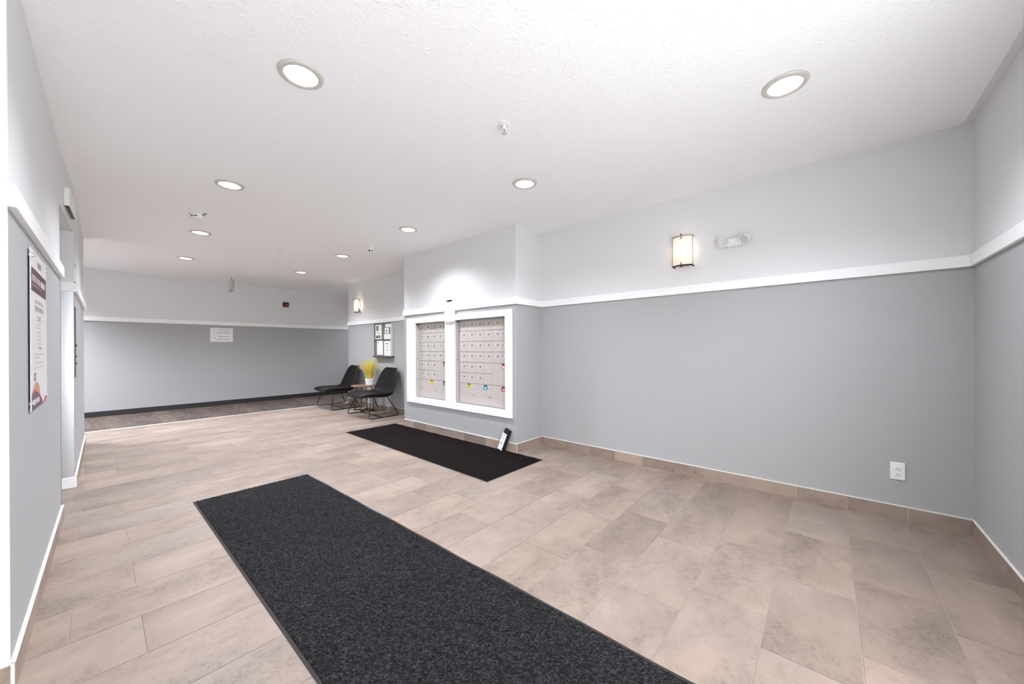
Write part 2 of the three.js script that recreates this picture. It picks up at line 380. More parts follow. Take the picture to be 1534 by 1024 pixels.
{
  const o = thing('exit_sign', 'silver exit sign hanging edge on from the far ceiling', 'sign', P(8.9, 1.773, C));
  obj('canopy', new RoundedBoxGeometry(0.05, 0.02, 0.16, 2, 0.005).translate(0, -0.01, 0), M.whitePlastic, o);
  obj('stem', cyl(0.008, 0.008, 0.07, 10).translate(0, -0.05, 0), M.nickel, o);
  obj('housing', new RoundedBoxGeometry(0.045, 0.21, 0.32, 2, 0.006).translate(0.005, -0.185, 0), M.nickel, o);
  const f = canvasTex(256, 160, (c, w, h) => { c.fillStyle = '#b9bcbb'; c.fillRect(0, 0, w, h); c.fillStyle = '#e9eceb'; c.beginPath(); c.arc(120, 42, 15, 0, 7); c.fill(); c.lineWidth = 17; c.strokeStyle = '#e9eceb'; c.lineCap = 'round'; c.beginPath(); c.moveTo(122, 65); c.lineTo(104, 102); c.lineTo(126, 132); c.moveTo(104, 102); c.lineTo(76, 128); c.moveTo(122, 70); c.lineTo(152, 86); c.stroke(); c.fillStyle = '#70777a'; c.fillRect(0, 148, w, 12); });
  obj('face', new THREE.BoxGeometry(0.004, 0.18, 0.29).translate(-0.0195, -0.185, 0), std(0xffffff, 0.3, 0, { map: f }), o);
  obj('edge_light', new RoundedBoxGeometry(0.012, 0.2, 0.012, 2, 0.004).translate(0.024, -0.185, 0.164), M.whitePlastic, o);
}

// ---------------------------------------------------------------- wall sconces
{
  const glass = new THREE.MeshPhysicalMaterial({ color: 0xfff8f0, roughness: 0.9, transmission: 0.45, thickness: 0, emissive: 0xffeddc, emissiveIntensity: 0.17, side: THREE.DoubleSide });
  const shadeArc = (w, sag, t, h) => {                           // curved slab, bulging toward -x
    const s = new THREE.Shape(), n = 14, pt = (k, o) => { const a = -1 + 2 * k / n; return [a * w / 2, sag * (1 - a * a) + o]; };
    for (let k = 0; k <= n; k++) { const [x, y] = pt(k, t); k ? s.lineTo(x, y) : s.moveTo(x, y); }
    for (let k = n; k >= 0; k--) s.lineTo(...pt(k, 0));
    const g = new THREE.ExtrudeGeometry(s, { depth: h, bevelEnabled: false });
    g.rotateX(-Math.PI / 2);                                      // shape x stays x, shape y -> -z, depth -> y
    g.rotateY(Math.PI / 2);                                       // bulge -z -> -x
    return g;
  };
  const make = (u, v, h, power, label, turn = 0) => {
    const o = thing('wall_sconce', label, 'wall light', P(u, v, h), turn);
    obj('backplate', new RoundedBoxGeometry(0.012, 0.27, 0.11, 2, 0.004).translate(-0.006, 0, 0), M.nickel, o);
    obj('shade', shadeArc(0.165, 0.035, 0.006, 0.265).translate(-0.058, -0.13, 0), glass, o);
    for (const s of [-1, 1]) {
      const y = s * 0.137;
      const rail_ = obj('bracket', merge([shadeArc(0.178, 0.037, 0.012, 0.012).translate(-0.056, y - 0.006, 0), new THREE.BoxGeometry(0.062, 0.01, 0.012).translate(-0.03, y, 0.083), new THREE.BoxGeometry(0.062, 0.01, 0.012).translate(-0.03, y, -0.083)]), s < 0 ? M.darkMetal : M.nickel, o);
      obj('finial', merge([cyl(0.004, 0.004, 0.04, 10).translate(-0.1, y - s * 0.008, 0), new THREE.SphereGeometry(0.008, 12, 8).translate(-0.1, y + s * 0.012, 0)]), M.darkMetal, rail_);
    }
    obj('side_bar', new THREE.BoxGeometry(0.006, 0.27, 0.005).translate(-0.056, 0, 0.089), M.nickel, o);
    obj('side_bar', new THREE.BoxGeometry(0.006, 0.27, 0.005).translate(-0.056, 0, -0.089), M.nickel, o);
    obj('socket', cyl(0.018, 0.02, 0.07, 16).translate(-0.04, -0.085, 0), std(0xc9b7a0, 0.5), o);
    obj('bulb', new THREE.SphereGeometry(0.026, 18, 14).translate(-0.048, 0.01, 0), new THREE.MeshStandardMaterial({ color: 0xffffff, emissive: 0xffeeda, emissiveIntensity: 1.3 }), o);
    const l = new THREE.PointLight(0xfff0e0, power, 0, 2); l.shadow.radius = 1.1; l.castShadow = true;
    l.position.copy(new THREE.Vector3(-0.048, 0.01, 0).applyAxisAngle(new THREE.Vector3(0, 1, 0), turn).add(P(u, v, h))); scene.add(l);
    return o;
  };
  make(1.025, vM, 2.11, POWER.sconceNear, 'opal glass wall sconce with nickel frame on the long wall, lit');
  make(7.21, -0.85, 2.11, POWER.sconceCorridor, 'opal glass sconce round the corner in the left corridor', -Math.PI / 2);
  make(uA, 4.65, 2.11, POWER.sconceCorridor, 'opal glass sconce round the corner behind the alcove', -Math.PI / 2);
  make(7.56, vA, 2.12, POWER.sconceFar, 'lit opal glass sconce above the lounge chairs in the alcove');
}
// emergency light
{
  const o = thing('emergency_light', 'white twin head emergency light beside the near sconce', 'emergency light', P(0.612, vM, 2.125));
  obj('base', new RoundedBoxGeometry(0.045, 0.075, 0.12, 3, 0.018).translate(-0.022, 0, 0), M.whitePlastic, o);
  obj('arm', cyl(0.009, 0.009, 0.19, 12).rotateX(Math.PI / 2).translate(-0.03, 0.005, 0), M.whitePlastic, o);
  for (const s of [-1, 1]) {
    const t = new THREE.Matrix4().makeTranslation(-0.05, 0.012, s * 0.085).multiply(new THREE.Matrix4().makeRotationZ(Math.PI / 2 + 0.55)).multiply(new THREE.Matrix4().makeRotationX(s * -0.35));
    const head = obj('lamp_head', lathe([[0, -0.045], [0.02, -0.045], [0.034, -0.03], [0.043, 0.02], [0.043, 0.03], [0.036, 0.03], [0.034, 0.016], [0, 0.012]], 28).applyMatrix4(t), M.whitePlastic, o);
    obj('lens', lathe([[0, 0.021], [0.02, 0.02], [0.035, 0.018]], 24).applyMatrix4(t), std(0xd2d3d3, 0.2), head);
  }
}
// outlet
{
  const o = thing('power_outlet', 'white double wall outlet low on the long grey wall', 'outlet', P(-0.37, vM, 0.339));
  obj('cover_plate', new RoundedBoxGeometry(0.007, 0.12, 0.073, 3, 0.003).translate(-0.0035, 0, 0), M.whitePlastic, o);
  for (const s of [1, -1]) {
    const r = obj('receptacle', new RoundedBoxGeometry(0.004, 0.028, 0.034, 3, 0.0018).translate(-0.008, s * 0.02, 0), M.whitePlastic, o);
    for (const z of [-1, 1]) obj('slot', new THREE.BoxGeometry(0.0012, 0.008, 0.0022).translate(-0.0102, s * 0.02 + 0.003, z * 0.0064), std(0x3c3c3c, 0.6), r);
    obj('ground_hole', cyl(0.0026, 0.0026, 0.0012, 12).rotateZ(Math.PI / 2).translate(-0.0102, s * 0.02 - 0.007, 0), M.black, r);
  }
}

// ---------------------------------------------------------------- mailboxes
{
  const t = thing('mailbox_casing', 'white wooden casing framing both banks of mailboxes', 'frame', P(3.85, vB, 0));
  const rel = (u0, u1, h0, h1, d = 0.022) => { const g = bx(u0, u1, vB - d, vB, h0, h1, 0.003); return g.translate(-vB, 0, 3.85); };
  obj('rail', rel(2.767, 4.927, mT, 1.664), M.white, t); obj('rail', rel(2.767, 4.927, 0.385, mB), M.white, t);
  obj('stile', rel(2.767, mR[0], mB, mT), M.white, t); obj('stile', rel(mR[1], mL[0], mB, mT), M.white, t); obj('stile', rel(mL[1], 4.927, mB, mT), M.white, t);
  const c = thing('cover_box', 'white upright cover over the rail above the mailboxes with a dark slot', 'cover', P(3.86, vB - RD, 1.725));
  obj('cover', [new RoundedBoxGeometry(0.03, 0.325, 0.2, 3, 0.008).translate(-0.0175, 0, 0), new RoundedBoxGeometry(0.021, 0.09, 0.19, 2, 0.003).translate(0.0085, 0.115, 0)], M.white, c);
  obj('slot', new THREE.BoxGeometry(0.003, 0.026, 0.115).translate(-0.033, 0.122, 0.012), M.black, c);
  obj('screw', cyl(0.006, 0.006, 0.003, 12).rotateZ(Math.PI / 2).translate(-0.033, 0.132, -0.065), std(0x9a9a98, 0.4, 0.6), c);

  const HB = [1.573, 1.435, 1.297, 1.159, 1.021, 0.883, 0.745, 0.607, 0.474];
  const tagMat = std(0xe9e6e1, 0.5), ink = std(0x2a2826, 0.5), seam = std(0x6b6661, 0.6);
  const geoCache = {};
  function bank(label, uTop, uEnd, off, pitch, layout) {
    const o = thing('mailbox_bank', label, 'mailbox', P((uTop + uEnd) / 2, vP, 0), 0, undefined);
    const cu = (uTop + uEnd) / 2, loc = (g) => g.translate(-vP, 0, cu);
    obj('cabinet', loc(bx(uEnd, uTop, vP + 0.006, vP + 0.03, mB, mT)), seam, o);
    obj('head_panel', loc(bx(uEnd + 0.001, uTop - 0.001, vP, vP + 0.01, HB[0] + 0.0015, mT)), M.boxFrame, o);
    const jamb = obj('side_panel', loc(bx(uTop - 0.004, uTop - 0.0005, vB + 0.002, vP, mB + 0.001, mT - 0.001)), std(0xc9c8c4, 0.4, 0.1), o);
    obj('latch', loc(bx(uTop - 0.016, uTop - 0.004, vB + 0.012, vB + 0.04, 1.555, 1.58, 0.003)), std(0x55534f, 0.4, 0.4), jamb);
    obj('lock', loc(bx(uTop - 0.008, uTop - 0.004, vB + 0.018, vB + 0.03, 1.05, 1.062, 0.002)), std(0x55534f, 0.4, 0.4), jamb);
    for (const d of layout) {
      const { c, n = 1, r, rows = 1, color, noLock, noTag } = d;
      const a = uTop + off - pitch * c, b = Math.max(uTop + off - pitch * (c + n), uEnd + 0.001), hT = HB[r] - 0.0022, hBt = HB[r + rows] + 0.0022;
      const door = obj(n > 1 || rows > 1 ? 'parcel_door' : 'door', loc(bx(b + 0.0005, Math.min(a, uTop - 0.004) - 0.0005, vP - 0.004, vP + 0.006, hBt, hT, 0.002)), M.box, o);
      const mid = hT - 0.047;
      if (color !== undefined) {
        const tu = uTop + off - pitch * (c + n - 1) - 0.03;
        const s = obj('number_label', loc(bx(tu - 0.042, tu + 0.03, vP - 0.0056, vP - 0.0038, hT - 0.062, hT - 0.018, 0.0008)), std(color, 0.5), door);
        s.userData.label = 'coloured number label';
        obj('label_print', loc(bx(tu - 0.02, tu + 0.008, vP - 0.0062, vP - 0.0054, hT - 0.05, hT - 0.032)), std(new THREE.Color(color).lerp(new THREE.Color(0xffffff), color === 0xe8d33a || color === 0xc9d24a ? -0.7 : 0.65), 0.5), s);
        obj('label_cap', loc(bx(tu - 0.034, tu + 0.022, vP - 0.0075, vP - 0.0038, hT - 0.018, hT - 0.004, 0.001)), ink, door);
        if (!noLock) obj('lock', loc(cyl(0.008, 0.008, 0.006, 14).rotateZ(Math.PI / 2).translate(vP - 0.006, hT - 0.15, -(tu - 0.085))), std(0x8c867f, 0.3, 0.7), door);
      } else {
        if (!noTag) {
          const s = obj('number_label', loc(bx(a - 0.056, a - 0.014, vP - 0.0052, vP - 0.0038, mid - 0.012, mid + 0.012)), tagMat, door);
          obj('label_print', loc(bx(a - 0.043, a - 0.017, vP - 0.0058, vP - 0.005, mid - 0.005, mid + 0.005)), ink, s);
        }
        if (!noLock) obj('lock', loc(cyl(0.0085, 0.0085, 0.006, 14).rotateZ(Math.PI / 2).translate(vP - 0.006, mid - 0.004, -(a - 0.098))), std(0x5f5a54, 0.35, 0.7), door);
      }
    }
    return o;
  }
  const L = [], R = [];
  for (let r = 0; r < 4; r++) { for (let c = 0; c < 5; c++) L.push({ c, r }); for (let c = 0; c < 6; c++) R.push({ c, r }); }
  for (let r = 4; r < 6; r++) { for (let c = 0; c < 3; c++) L.push({ c, r }); for (let c = 0; c < 4; c++) R.push({ c, r, noLock: c === 3, noTag: c === 3 && r === 5 }); }
  for (let r = 6; r < 8; r++) L.push({ c: 0, r, noLock: true });
  L.push({ c: 3, n: 2, r: 4, rows: 2, color: 0xb5404f }, { c: 1, n: 2, r: 6, rows: 2, color: 0xe8d33a }, { c: 3, n: 2, r: 6, rows: 2, color: 0x4a4f73, noLock: true });
  R.push({ c: 4, n: 2, r: 4, rows: 2, color: 0xe3919b }, { c: 0, n: 2, r: 6, rows: 2, color: 0xc9d24a }, { c: 2, n: 2, r: 6, rows: 2, color: 0x3d9db8 }, { c: 4, n: 2, r: 6, rows: 2, color: 0xc22a4f });
  bank('left bank of beige mailboxes with yellow and navy labels', mL[1], mL[0], 0.012, 0.1495, L);
  bank('right bank of beige mailboxes, wider, with a blue label', mR[1], mR[0], -0.013, 0.155, R);
}
// black leaning box with paper at the foot of the mailbox wall
{
  const o = thing('leaning_case', 'small black case with white paper leaning on the baseboard by the mailboxes', 'case', P(2.9, 3.115, 0.01));
  const q = new THREE.Matrix4().makeRotationZ(-0.18).multiply(new THREE.Matrix4().makeRotationX(0.3));
  obj('case', new RoundedBoxGeometry(0.03, 0.26, 0.088, 2, 0.004).translate(0.018, 0.135, 0).applyMatrix4(q), M.black, o);
  const paper = canvasTex(96, 240, (c, w, h) => { c.fillStyle = '#ecebe6'; c.fillRect(0, 0, w, h); c.fillStyle = '#6d6a66'; for (const [x, y, a, b] of [[16, 18, 50, 8], [22, 46, 14, 22], [52, 60, 12, 8], [26, 84, 30, 6], [20, 136, 44, 12], [30, 156, 40, 8], [18, 196, 26, 5], [50, 210, 22, 5]]) c.fillRect(x, y, a, b); });
  obj('paper', new THREE.BoxGeometry(0.004, 0.2, 0.066).translate(-0.001, 0.103, -0.014).applyMatrix4(q), std(0xffffff, 0.7, 0, { map: paper }), o);
}

// ---------------------------------------------------------------- mats
function pileMat(name, label, parts) {
  const { uA: u0, uB: u1, left, right, cell, amp, base, colorA, colorB, border, wave, mat, seedShift } = parts;
  seed = seedShift;
  const o = thing(name, label, 'floor mat', P((u0 + u1) / 2, (left(u0) + right(u0)) / 2, 0)), cu = (u0 + u1) / 2, cv = (left(u0) + right(u0)) / 2;
  const grid = (nu, nv, inset, hf, cf) => {
    const pos = [], col = [], idx = [], uv = [];
    for (let i = 0; i <= nu; i++) for (let j = 0; j <= nv; j++) {
      const u = u0 + inset + (u1 - u0 - 2 * inset) * i / nu, l = left(u) + inset, r = right(u) - inset, v = l + (r - l) * j / nv;
      const h = hf(u, v, i, j, i === 0 || j === 0 || i === nu || j === nv);
      pos.push(v - cv, h, -(u - cu)); uv.push(u, v);
      if (cf) col.push(...cf());
    }
    for (let i = 0; i < nu; i++) for (let j = 0; j < nv; j++) { const a = i * (nv + 1) + j, b = a + nv + 1; idx.push(a, b, a + 1, b, b + 1, a + 1); }
    const g = new THREE.BufferGeometry();
    g.setAttribute('position', new THREE.Float32BufferAttribute(pos, 3)); g.setAttribute('uv', new THREE.Float32BufferAttribute(uv, 2));
    if (cf) g.setAttribute('color', new THREE.Float32BufferAttribute(col, 3));
    // orientation: make the top face up
    g.setIndex(idx); g.computeVertexNormals();
    if (g.attributes.normal.getY(Math.floor(pos.length / 6)) < 0) { for (let k = 0; k < idx.length; k += 3) { const s = idx[k]; idx[k] = idx[k + 1]; idx[k + 1] = s; } g.setIndex(idx); g.computeVertexNormals(); }
    return g;
  };
  const wv = (u, v) => wave ? wave(u, v) : 0;
  obj('rubber_backing', grid(Math.round((u1 - u0) / 0.04), 24, 0, (u, v, i, j, e) => e ? 0.0006 + wv(u, v) * 0.6 : 0.003 + wv(u, v)), border, o);
  const nu = Math.round((u1 - u0 - 0.05) / cell), nv = Math.round((right(u0) - left(u0) - 0.05) / cell);
  const p = new THREE.Mesh(grid(nu, nv, parts.inset, (u, v, i, j, e) => (e ? 0.002 : base + (rnd() - 0.5) * amp) + wv(u, v), colorA ? () => { const k = rnd() * rnd(); return [0, 1, 2].map((q) => colorA[q] + (colorB[q] - colorA[q]) * k); } : null), mat);
  p.name = 'pile'; p.castShadow = p.receiveShadow = true; o.add(p);
  return o;
}
pileMat('entrance_mat', 'long charcoal looped entrance mat with dark rubber edge, in the foreground', {
  uA: -0.45, uB: 3.784, left: (u) => 0.497 + 0.0095 * (3.784 - u), right: (u) => 1.338 + 0.0215 * (3.784 - u) + 0.0035 * Math.sin(u * 9) * Math.sin(u * 3.1) , cell: 0.0052, amp: 0.005, base: 0.0075, inset: 0.014, seedShift: 11,
  colorA: [0.006, 0.0058, 0.006], colorB: [0.062, 0.06, 0.062], border: M.rubber, mat: new THREE.MeshPhysicalMaterial({ vertexColors: true, roughness: 1, specularIntensity: 0.2 }),
});
pileMat('runner_mat', 'dark brown black flat runner mat under the mailboxes', {
  uA: 2.312, uB: 5.25, left: (u) => 2.309 + 0.0165 * (u - 2.31), right: (u) => 3.168 - 0.0005 * u, cell: 0.012, amp: 0.0016, base: 0.0042, inset: 0.014, seedShift: 23,
  wave: (u, v) => 0.004 * Math.max(0, (v - 3.0) / 0.17) * (0.5 + 0.5 * Math.sin(u * 24 + 2 * Math.sin(u * 5))),
  border: std(0x1c1513, 0.8), mat: new THREE.MeshPhysicalMaterial({ map: matTex, roughness: 1, specularIntensity: 0.15 }),
});

// ---------------------------------------------------------------- lounge chairs, table, plant
function shell(rows, t, nAcross = 14) {                           // rows: [v, h, half width, side lift]; closed slab of thickness t
  const curve = (k, s) => {
    const n = rows.length - 1, x = s * n, i = Math.min(n - 1, Math.floor(x)), f = x - i, a = rows[Math.max(0, i - 1)][k], b = rows[i][k], c = rows[i + 1][k], d = rows[Math.min(n, i + 2)][k];
    return 0.5 * (2 * b + (c - a) * f + (2 * a - 5 * b + 4 * c - d) * f * f + (3 * b - a - 3 * c + d) * f * f * f);
  };
  const ns = 26, top = [], bot = [], pos = [], idx = [];
  for (let i = 0; i <= ns; i++) {
    const s = i / ns, s0 = Math.max(0, s - 0.01), s1 = Math.min(1, s + 0.01);
    const dv = curve(0, s1) - curve(0, s0), dh = curve(1, s1) - curve(1, s0), l = Math.hypot(dv, dh), nv = -dh / l, nh = dv / l;
    for (let j = 0; j <= nAcross; j++) {
      const a = -1 + 2 * j / nAcross, lift = curve(3, s) * Math.pow(Math.abs(a), 2.6), x = a * curve(2, s), v = curve(0, s) + nv * lift, h = curve(1, s) + nh * lift, th = t * Math.sqrt(Math.max(0.12, 1 - Math.pow(a, 6)));
      top.push([x, v, h]); bot.push([x, v - nv * th, h - nh * th]);
    }
  }
  const W = nAcross + 1, off = top.length;
  for (const [x, v, h] of [...top, ...bot]) pos.push(v, h, -x);
  const quad = (a, b, c, d) => idx.push(a, b, c, a, c, d);
  for (let i = 0; i < ns; i++) for (let j = 0; j < nAcross; j++) { const a = i * W + j; quad(a, a + 1, a + W + 1, a + W); quad(off + a, off + a + W, off + a + W + 1, off + a + 1); }
  for (let i = 0; i < ns; i++) { const a = i * W, b = a + nAcross; quad(a, a + W, off + a + W, off + a); quad(b, off + b, off + b + W, b + W); }
  for (let j = 0; j < nAcross; j++) { const b = ns * W + j; quad(j, off + j, off + j + 1, j + 1); quad(b, b + 1, off + b + 1, off + b); }
  const g = new THREE.BufferGeometry();
  g.setAttribute('position', new THREE.Float32BufferAttribute(pos, 3)); g.setIndex(idx);
  const uv = []; for (let i = 0; i < pos.length; i += 3) uv.push(pos[i + 2], pos[i] + pos[i + 1]);
  g.setAttribute('uv', new THREE.Float32BufferAttribute(uv, 2));
  g.computeVertexNormals();
  return { g, edge: (side) => { const e = []; for (let i = 0; i <= ns; i += 2) { const p = top[i * W + (side > 0 ? nAcross : 0)]; e.push(new THREE.Vector3(p[1], p[2], -p[0])); } return e; } };
}
{
  const o = thing('lounge_chair', 'black leather lounge chair on thin sled legs, nearer the mailboxes', 'chair', P(6.25, 3.33, 0), -0.03, 'black lounge chairs in the alcove');
  const seat = shell([[-0.405, 0.372, 0.27, 0.01], [-0.385, 0.398, 0.295, 0.012], [-0.3, 0.408, 0.315, 0.018], [-0.1, 0.395, 0.335, 0.03], [0.06, 0.382, 0.345, 0.04], [0.15, 0.398, 0.345, 0.045]], 0.055);
  const back = shell([[0.15, 0.398, 0.345, 0.045], [0.195, 0.46, 0.34, 0.05], [0.245, 0.6, 0.31, 0.05], [0.285, 0.74, 0.265, 0.04], [0.305, 0.82, 0.225, 0.02], [0.31, 0.852, 0.185, 0.005]], 0.03);
  for (const q of [seat, back]) q.g.translate(0, 0, 0.09);
  const s = obj('seat', seat.g, M.leather, o), b = obj('backrest', back.g, M.leather, o);
  for (const k of [-1, 1]) { obj('piping', tube(seat.edge(k), 0.006, 40, 6).translate(0, 0, 0.09), M.piping, s); obj('piping', tube(back.edge(k), 0.006, 40, 6).translate(0, 0, 0.09), M.piping, b); }
  for (const k of [-1, 1]) {
    const q = (x, v, h) => new THREE.Vector3(v, h, -k * x);
    obj('sled_leg', rod([q(0.29 - k * 0.06, -0.22, 0.365), q(0.43, -0.3, 0.009), q(0.385, 0.285, 0.009), q(0.27 - k * 0.06, 0.08, 0.365)], 0.008, 0.05), M.darkMetal, o);
  }
  obj('crossbar', rod([new THREE.Vector3(-0.05, 0.012, -0.41), new THREE.Vector3(-0.05, 0.012, 0.41)], 0.007), M.darkMetal, o);
  copyOf(o, P(7.7, 3.33, 0), -0.05, 'black leather lounge chair on thin sled legs, farther into the corner');
}
{
  const o = thing('side_table', 'small round brown wood side table between the two lounge chairs', 'table', P(6.86, 3.455, 0));
  obj('tabletop', lathe([[0, 0.468], [0.225, 0.468], [0.236, 0.474], [0.236, 0.486], [0.23, 0.49], [0, 0.49]], 48), M.wood, o);
  for (const [x, z] of [[-1, -1], [1, -1], [1, 1], [-1, 1]]) obj('leg', rod([new THREE.Vector3(x * 0.1, 0.468, z * 0.1), new THREE.Vector3(x * 0.13, 0.012, z * 0.13)], 0.008), M.darkMetal, o);
  for (const a of [Math.PI / 4, -Math.PI / 4]) obj('foot_bar', new RoundedBoxGeometry(0.4, 0.02, 0.03, 2, 0.004).rotateY(a).translate(0, 0.01, 0), M.darkMetal, o);
  const p = thing('potted_grass', 'yellow green ornamental grass in a white pot on the side table', 'plant', P(6.83, 3.555, 0.49));
  obj('pot', lathe([[0, 0], [0.066, 0], [0.071, 0.004], [0.082, 0.115], [0.084, 0.125], [0.08, 0.127], [0.075, 0.115], [0, 0.112]], 36), std(0xf0efec, 0.35), p);
  seed = 99;
  const pos = [], col = [], idx = [];
  for (let k = 0; k < 520; k++) {
    const a = rr(0, 6.283), r0 = 0.06 * Math.sqrt(rnd()), lean = rr(0.03, 0.27) * (0.35 + r0 / 0.06 * 0.75), hgt = rr(0.28, 0.47), w = rr(0.0025, 0.0045), ca = Math.cos(a), sa = Math.sin(a), f = rnd(), base = pos.length / 3;
    for (let i = 0; i <= 4; i++) {
      const t = i / 4, rad = r0 + lean * t * t, y = 0.105 + hgt * (t - 0.18 * t * t * (lean / 0.3)), ww = w * (1 - 0.85 * t);
      const cl = (q) => Math.min(q, 0.055 + 0.25 * Math.max(0, q - 0.055));
      pos.push(cl(rad * ca - sa * ww), y, rad * sa + ca * ww, cl(rad * ca + sa * ww), y, rad * sa - ca * ww);
      const c = [0.78 + 0.14 * f, 0.66 + 0.14 * f, 0.06 + 0.2 * f]; col.push(...c, ...c);
      if (i) idx.push(base + 2 * i - 2, base + 2 * i - 1, base + 2 * i, base + 2 * i - 1, base + 2 * i + 1, base + 2 * i);
    }
  }
  const g = new THREE.BufferGeometry();
  g.setAttribute('position', new THREE.Float32BufferAttribute(pos, 3)); g.setAttribute('color', new THREE.Float32BufferAttribute(col, 3)); g.setIndex(idx); g.computeVertexNormals();
  const m = new THREE.Mesh(g, new THREE.MeshPhysicalMaterial({ vertexColors: true, roughness: 0.8, side: THREE.DoubleSide, transmission: 0.3, thickness: 0 }));
  m.name = 'foliage'; m.castShadow = m.receiveShadow = true; p.add(m);
}

// ---------------------------------------------------------------- notice board and its papers
{
  const vN = 3.655, T = 1.693, B = 1.048, u0 = 6.205, u1 = 6.83;
  const o = thing('notice_board', 'grey framed notice board on the alcove wall above the chairs', 'notice board', P(6.51, vA, B));
  const loc = (g) => g.translate(-vA, -B, 6.51), fr = std(0x6d6c6a, 0.4, 0.3);
  obj('case', loc(bx(u0, u1, vN + 0.012, vA, B + 0.01, T, 0.003)), std(0xe6e6e4, 0.35, 0.2), o);
  obj('pinboard', loc(bx(u0 + 0.012, u1 - 0.012, vN + 0.006, vN + 0.014, B + 0.02, T - 0.01)), std(0x77776f, 0.9), o);
  for (const [a, b] of [[u0, u0 + 0.014], [u1 - 0.016, u1]]) obj('frame_side', loc(bx(a, b, vN - 0.002, vN + 0.014, B + 0.01, T, 0.002)), a === u0 ? M.whitePlastic : fr, o);
  obj('frame_rail', loc(bx(u0, u1, vN - 0.002, vN + 0.014, T - 0.012, T + 0.004, 0.002)), fr, o);
  obj('divider', loc(bx(u0 + 0.012, u1 - 0.014, vN - 0.004, vN + 0.01, 1.362, 1.38, 0.002)), std(0x4b4a48, 0.5), o);
  obj('bottom_ledge', loc(bx(u0 - 0.03, u1 + 0.012, vN - 0.03, vA, B - 0.015, B + 0.012, 0.003)), std(0x4f4e4c, 0.5, 0.2), o);
  const sheet = (a0, b0, h00, h01, label, cat, draw) => {
    const a = a0 * 1.0105, b = b0 * 1.0105, h0 = 1.21 + (h00 - 1.21) * 1.0, h1 = 1.21 + (h01 - 1.21) * 1.0;
    const w = 128, h = Math.round(128 * (h1 - h0) / (b - a));
    const tex = canvasTex(w, h, (c) => { c.fillStyle = '#f1efec'; c.fillRect(0, 0, w, h); draw(c, w, h); });
    const g = new THREE.BoxGeometry(0.003, h1 - h0, b - a).translate(vN + 0.0045 - 0.0005, (h0 + h1) / 2, -(a + b) / 2);
    tag(obj('pinned_' + cat, g, std(0xffffff, 0.8, 0, { map: tex })), label, cat, 'papers on the notice board');
  };
  const lines = (c, x, y, w, n, step, col = '#a5a29e', lw = 3) => { c.fillStyle = col; for (let i = 0; i < n; i++) c.fillRect(x, y + i * step, w * (0.7 + 0.3 * ((i * 7) % 3) / 2), lw); };
  sheet(6.485, 6.712, 1.39, 1.672, 'poster with two dark pictures at the top left of the notice board', 'poster', (c, w, h) => { c.fillStyle = '#6a6663'; c.fillRect(16, 10, 46, 56); lines(c, 70, 16, 48, 6, 9, '#b9b6b2'); lines(c, 12, 78, 104, 4, 9); c.fillStyle = '#4a4745'; c.fillRect(12, h - 40, 92, 30); c.fillStyle = '#ddd'; c.fillRect(62, h - 32, 14, 16); });
  sheet(6.158, 6.345, 1.613, 1.674, 'wide white notice strip at the top right of the notice board', 'notice', (c, w, h) => lines(c, 26, 12, 70, 2, 12));
  sheet(6.222, 6.365, 1.497, 1.6, 'small white card with a grey picture, right of the poster', 'card', (c, w, h) => { c.fillStyle = '#8b8581'; c.fillRect(46, 26, 34, 50); c.fillRect(38, 60, 16, 14); });
  sheet(6.17, 6.39, 1.385, 1.484, 'plain white notice just above the divider at right', 'notice', (c, w, h) => lines(c, 20, 14, 80, 3, 12, '#d4d1cd'));
  sheet(6.44, 6.655, 1.083, 1.36, 'white letter with a small black logo at lower left of the board', 'letter', (c, w, h) => { c.fillStyle = '#2e2b29'; c.fillRect(18, 16, 24, 12); lines(c, 14, 42, 98, 12, 9, '#d2cfcb', 2); });
  sheet(6.172, 6.39, 1.07, 1.352, 'white letter with three grey marks at lower right of the board', 'letter', (c, w, h) => { c.fillStyle = '#6b6661'; c.fillRect(36, 22, 22, 14); c.fillRect(62, 28, 26, 10); c.fillRect(56, 54, 14, 22); c.fillStyle = '#a29d98'; c.fillRect(46, 92, 36, 14); lines(c, 26, 120, 76, 3, 10, '#d4d1cd', 2); });
}
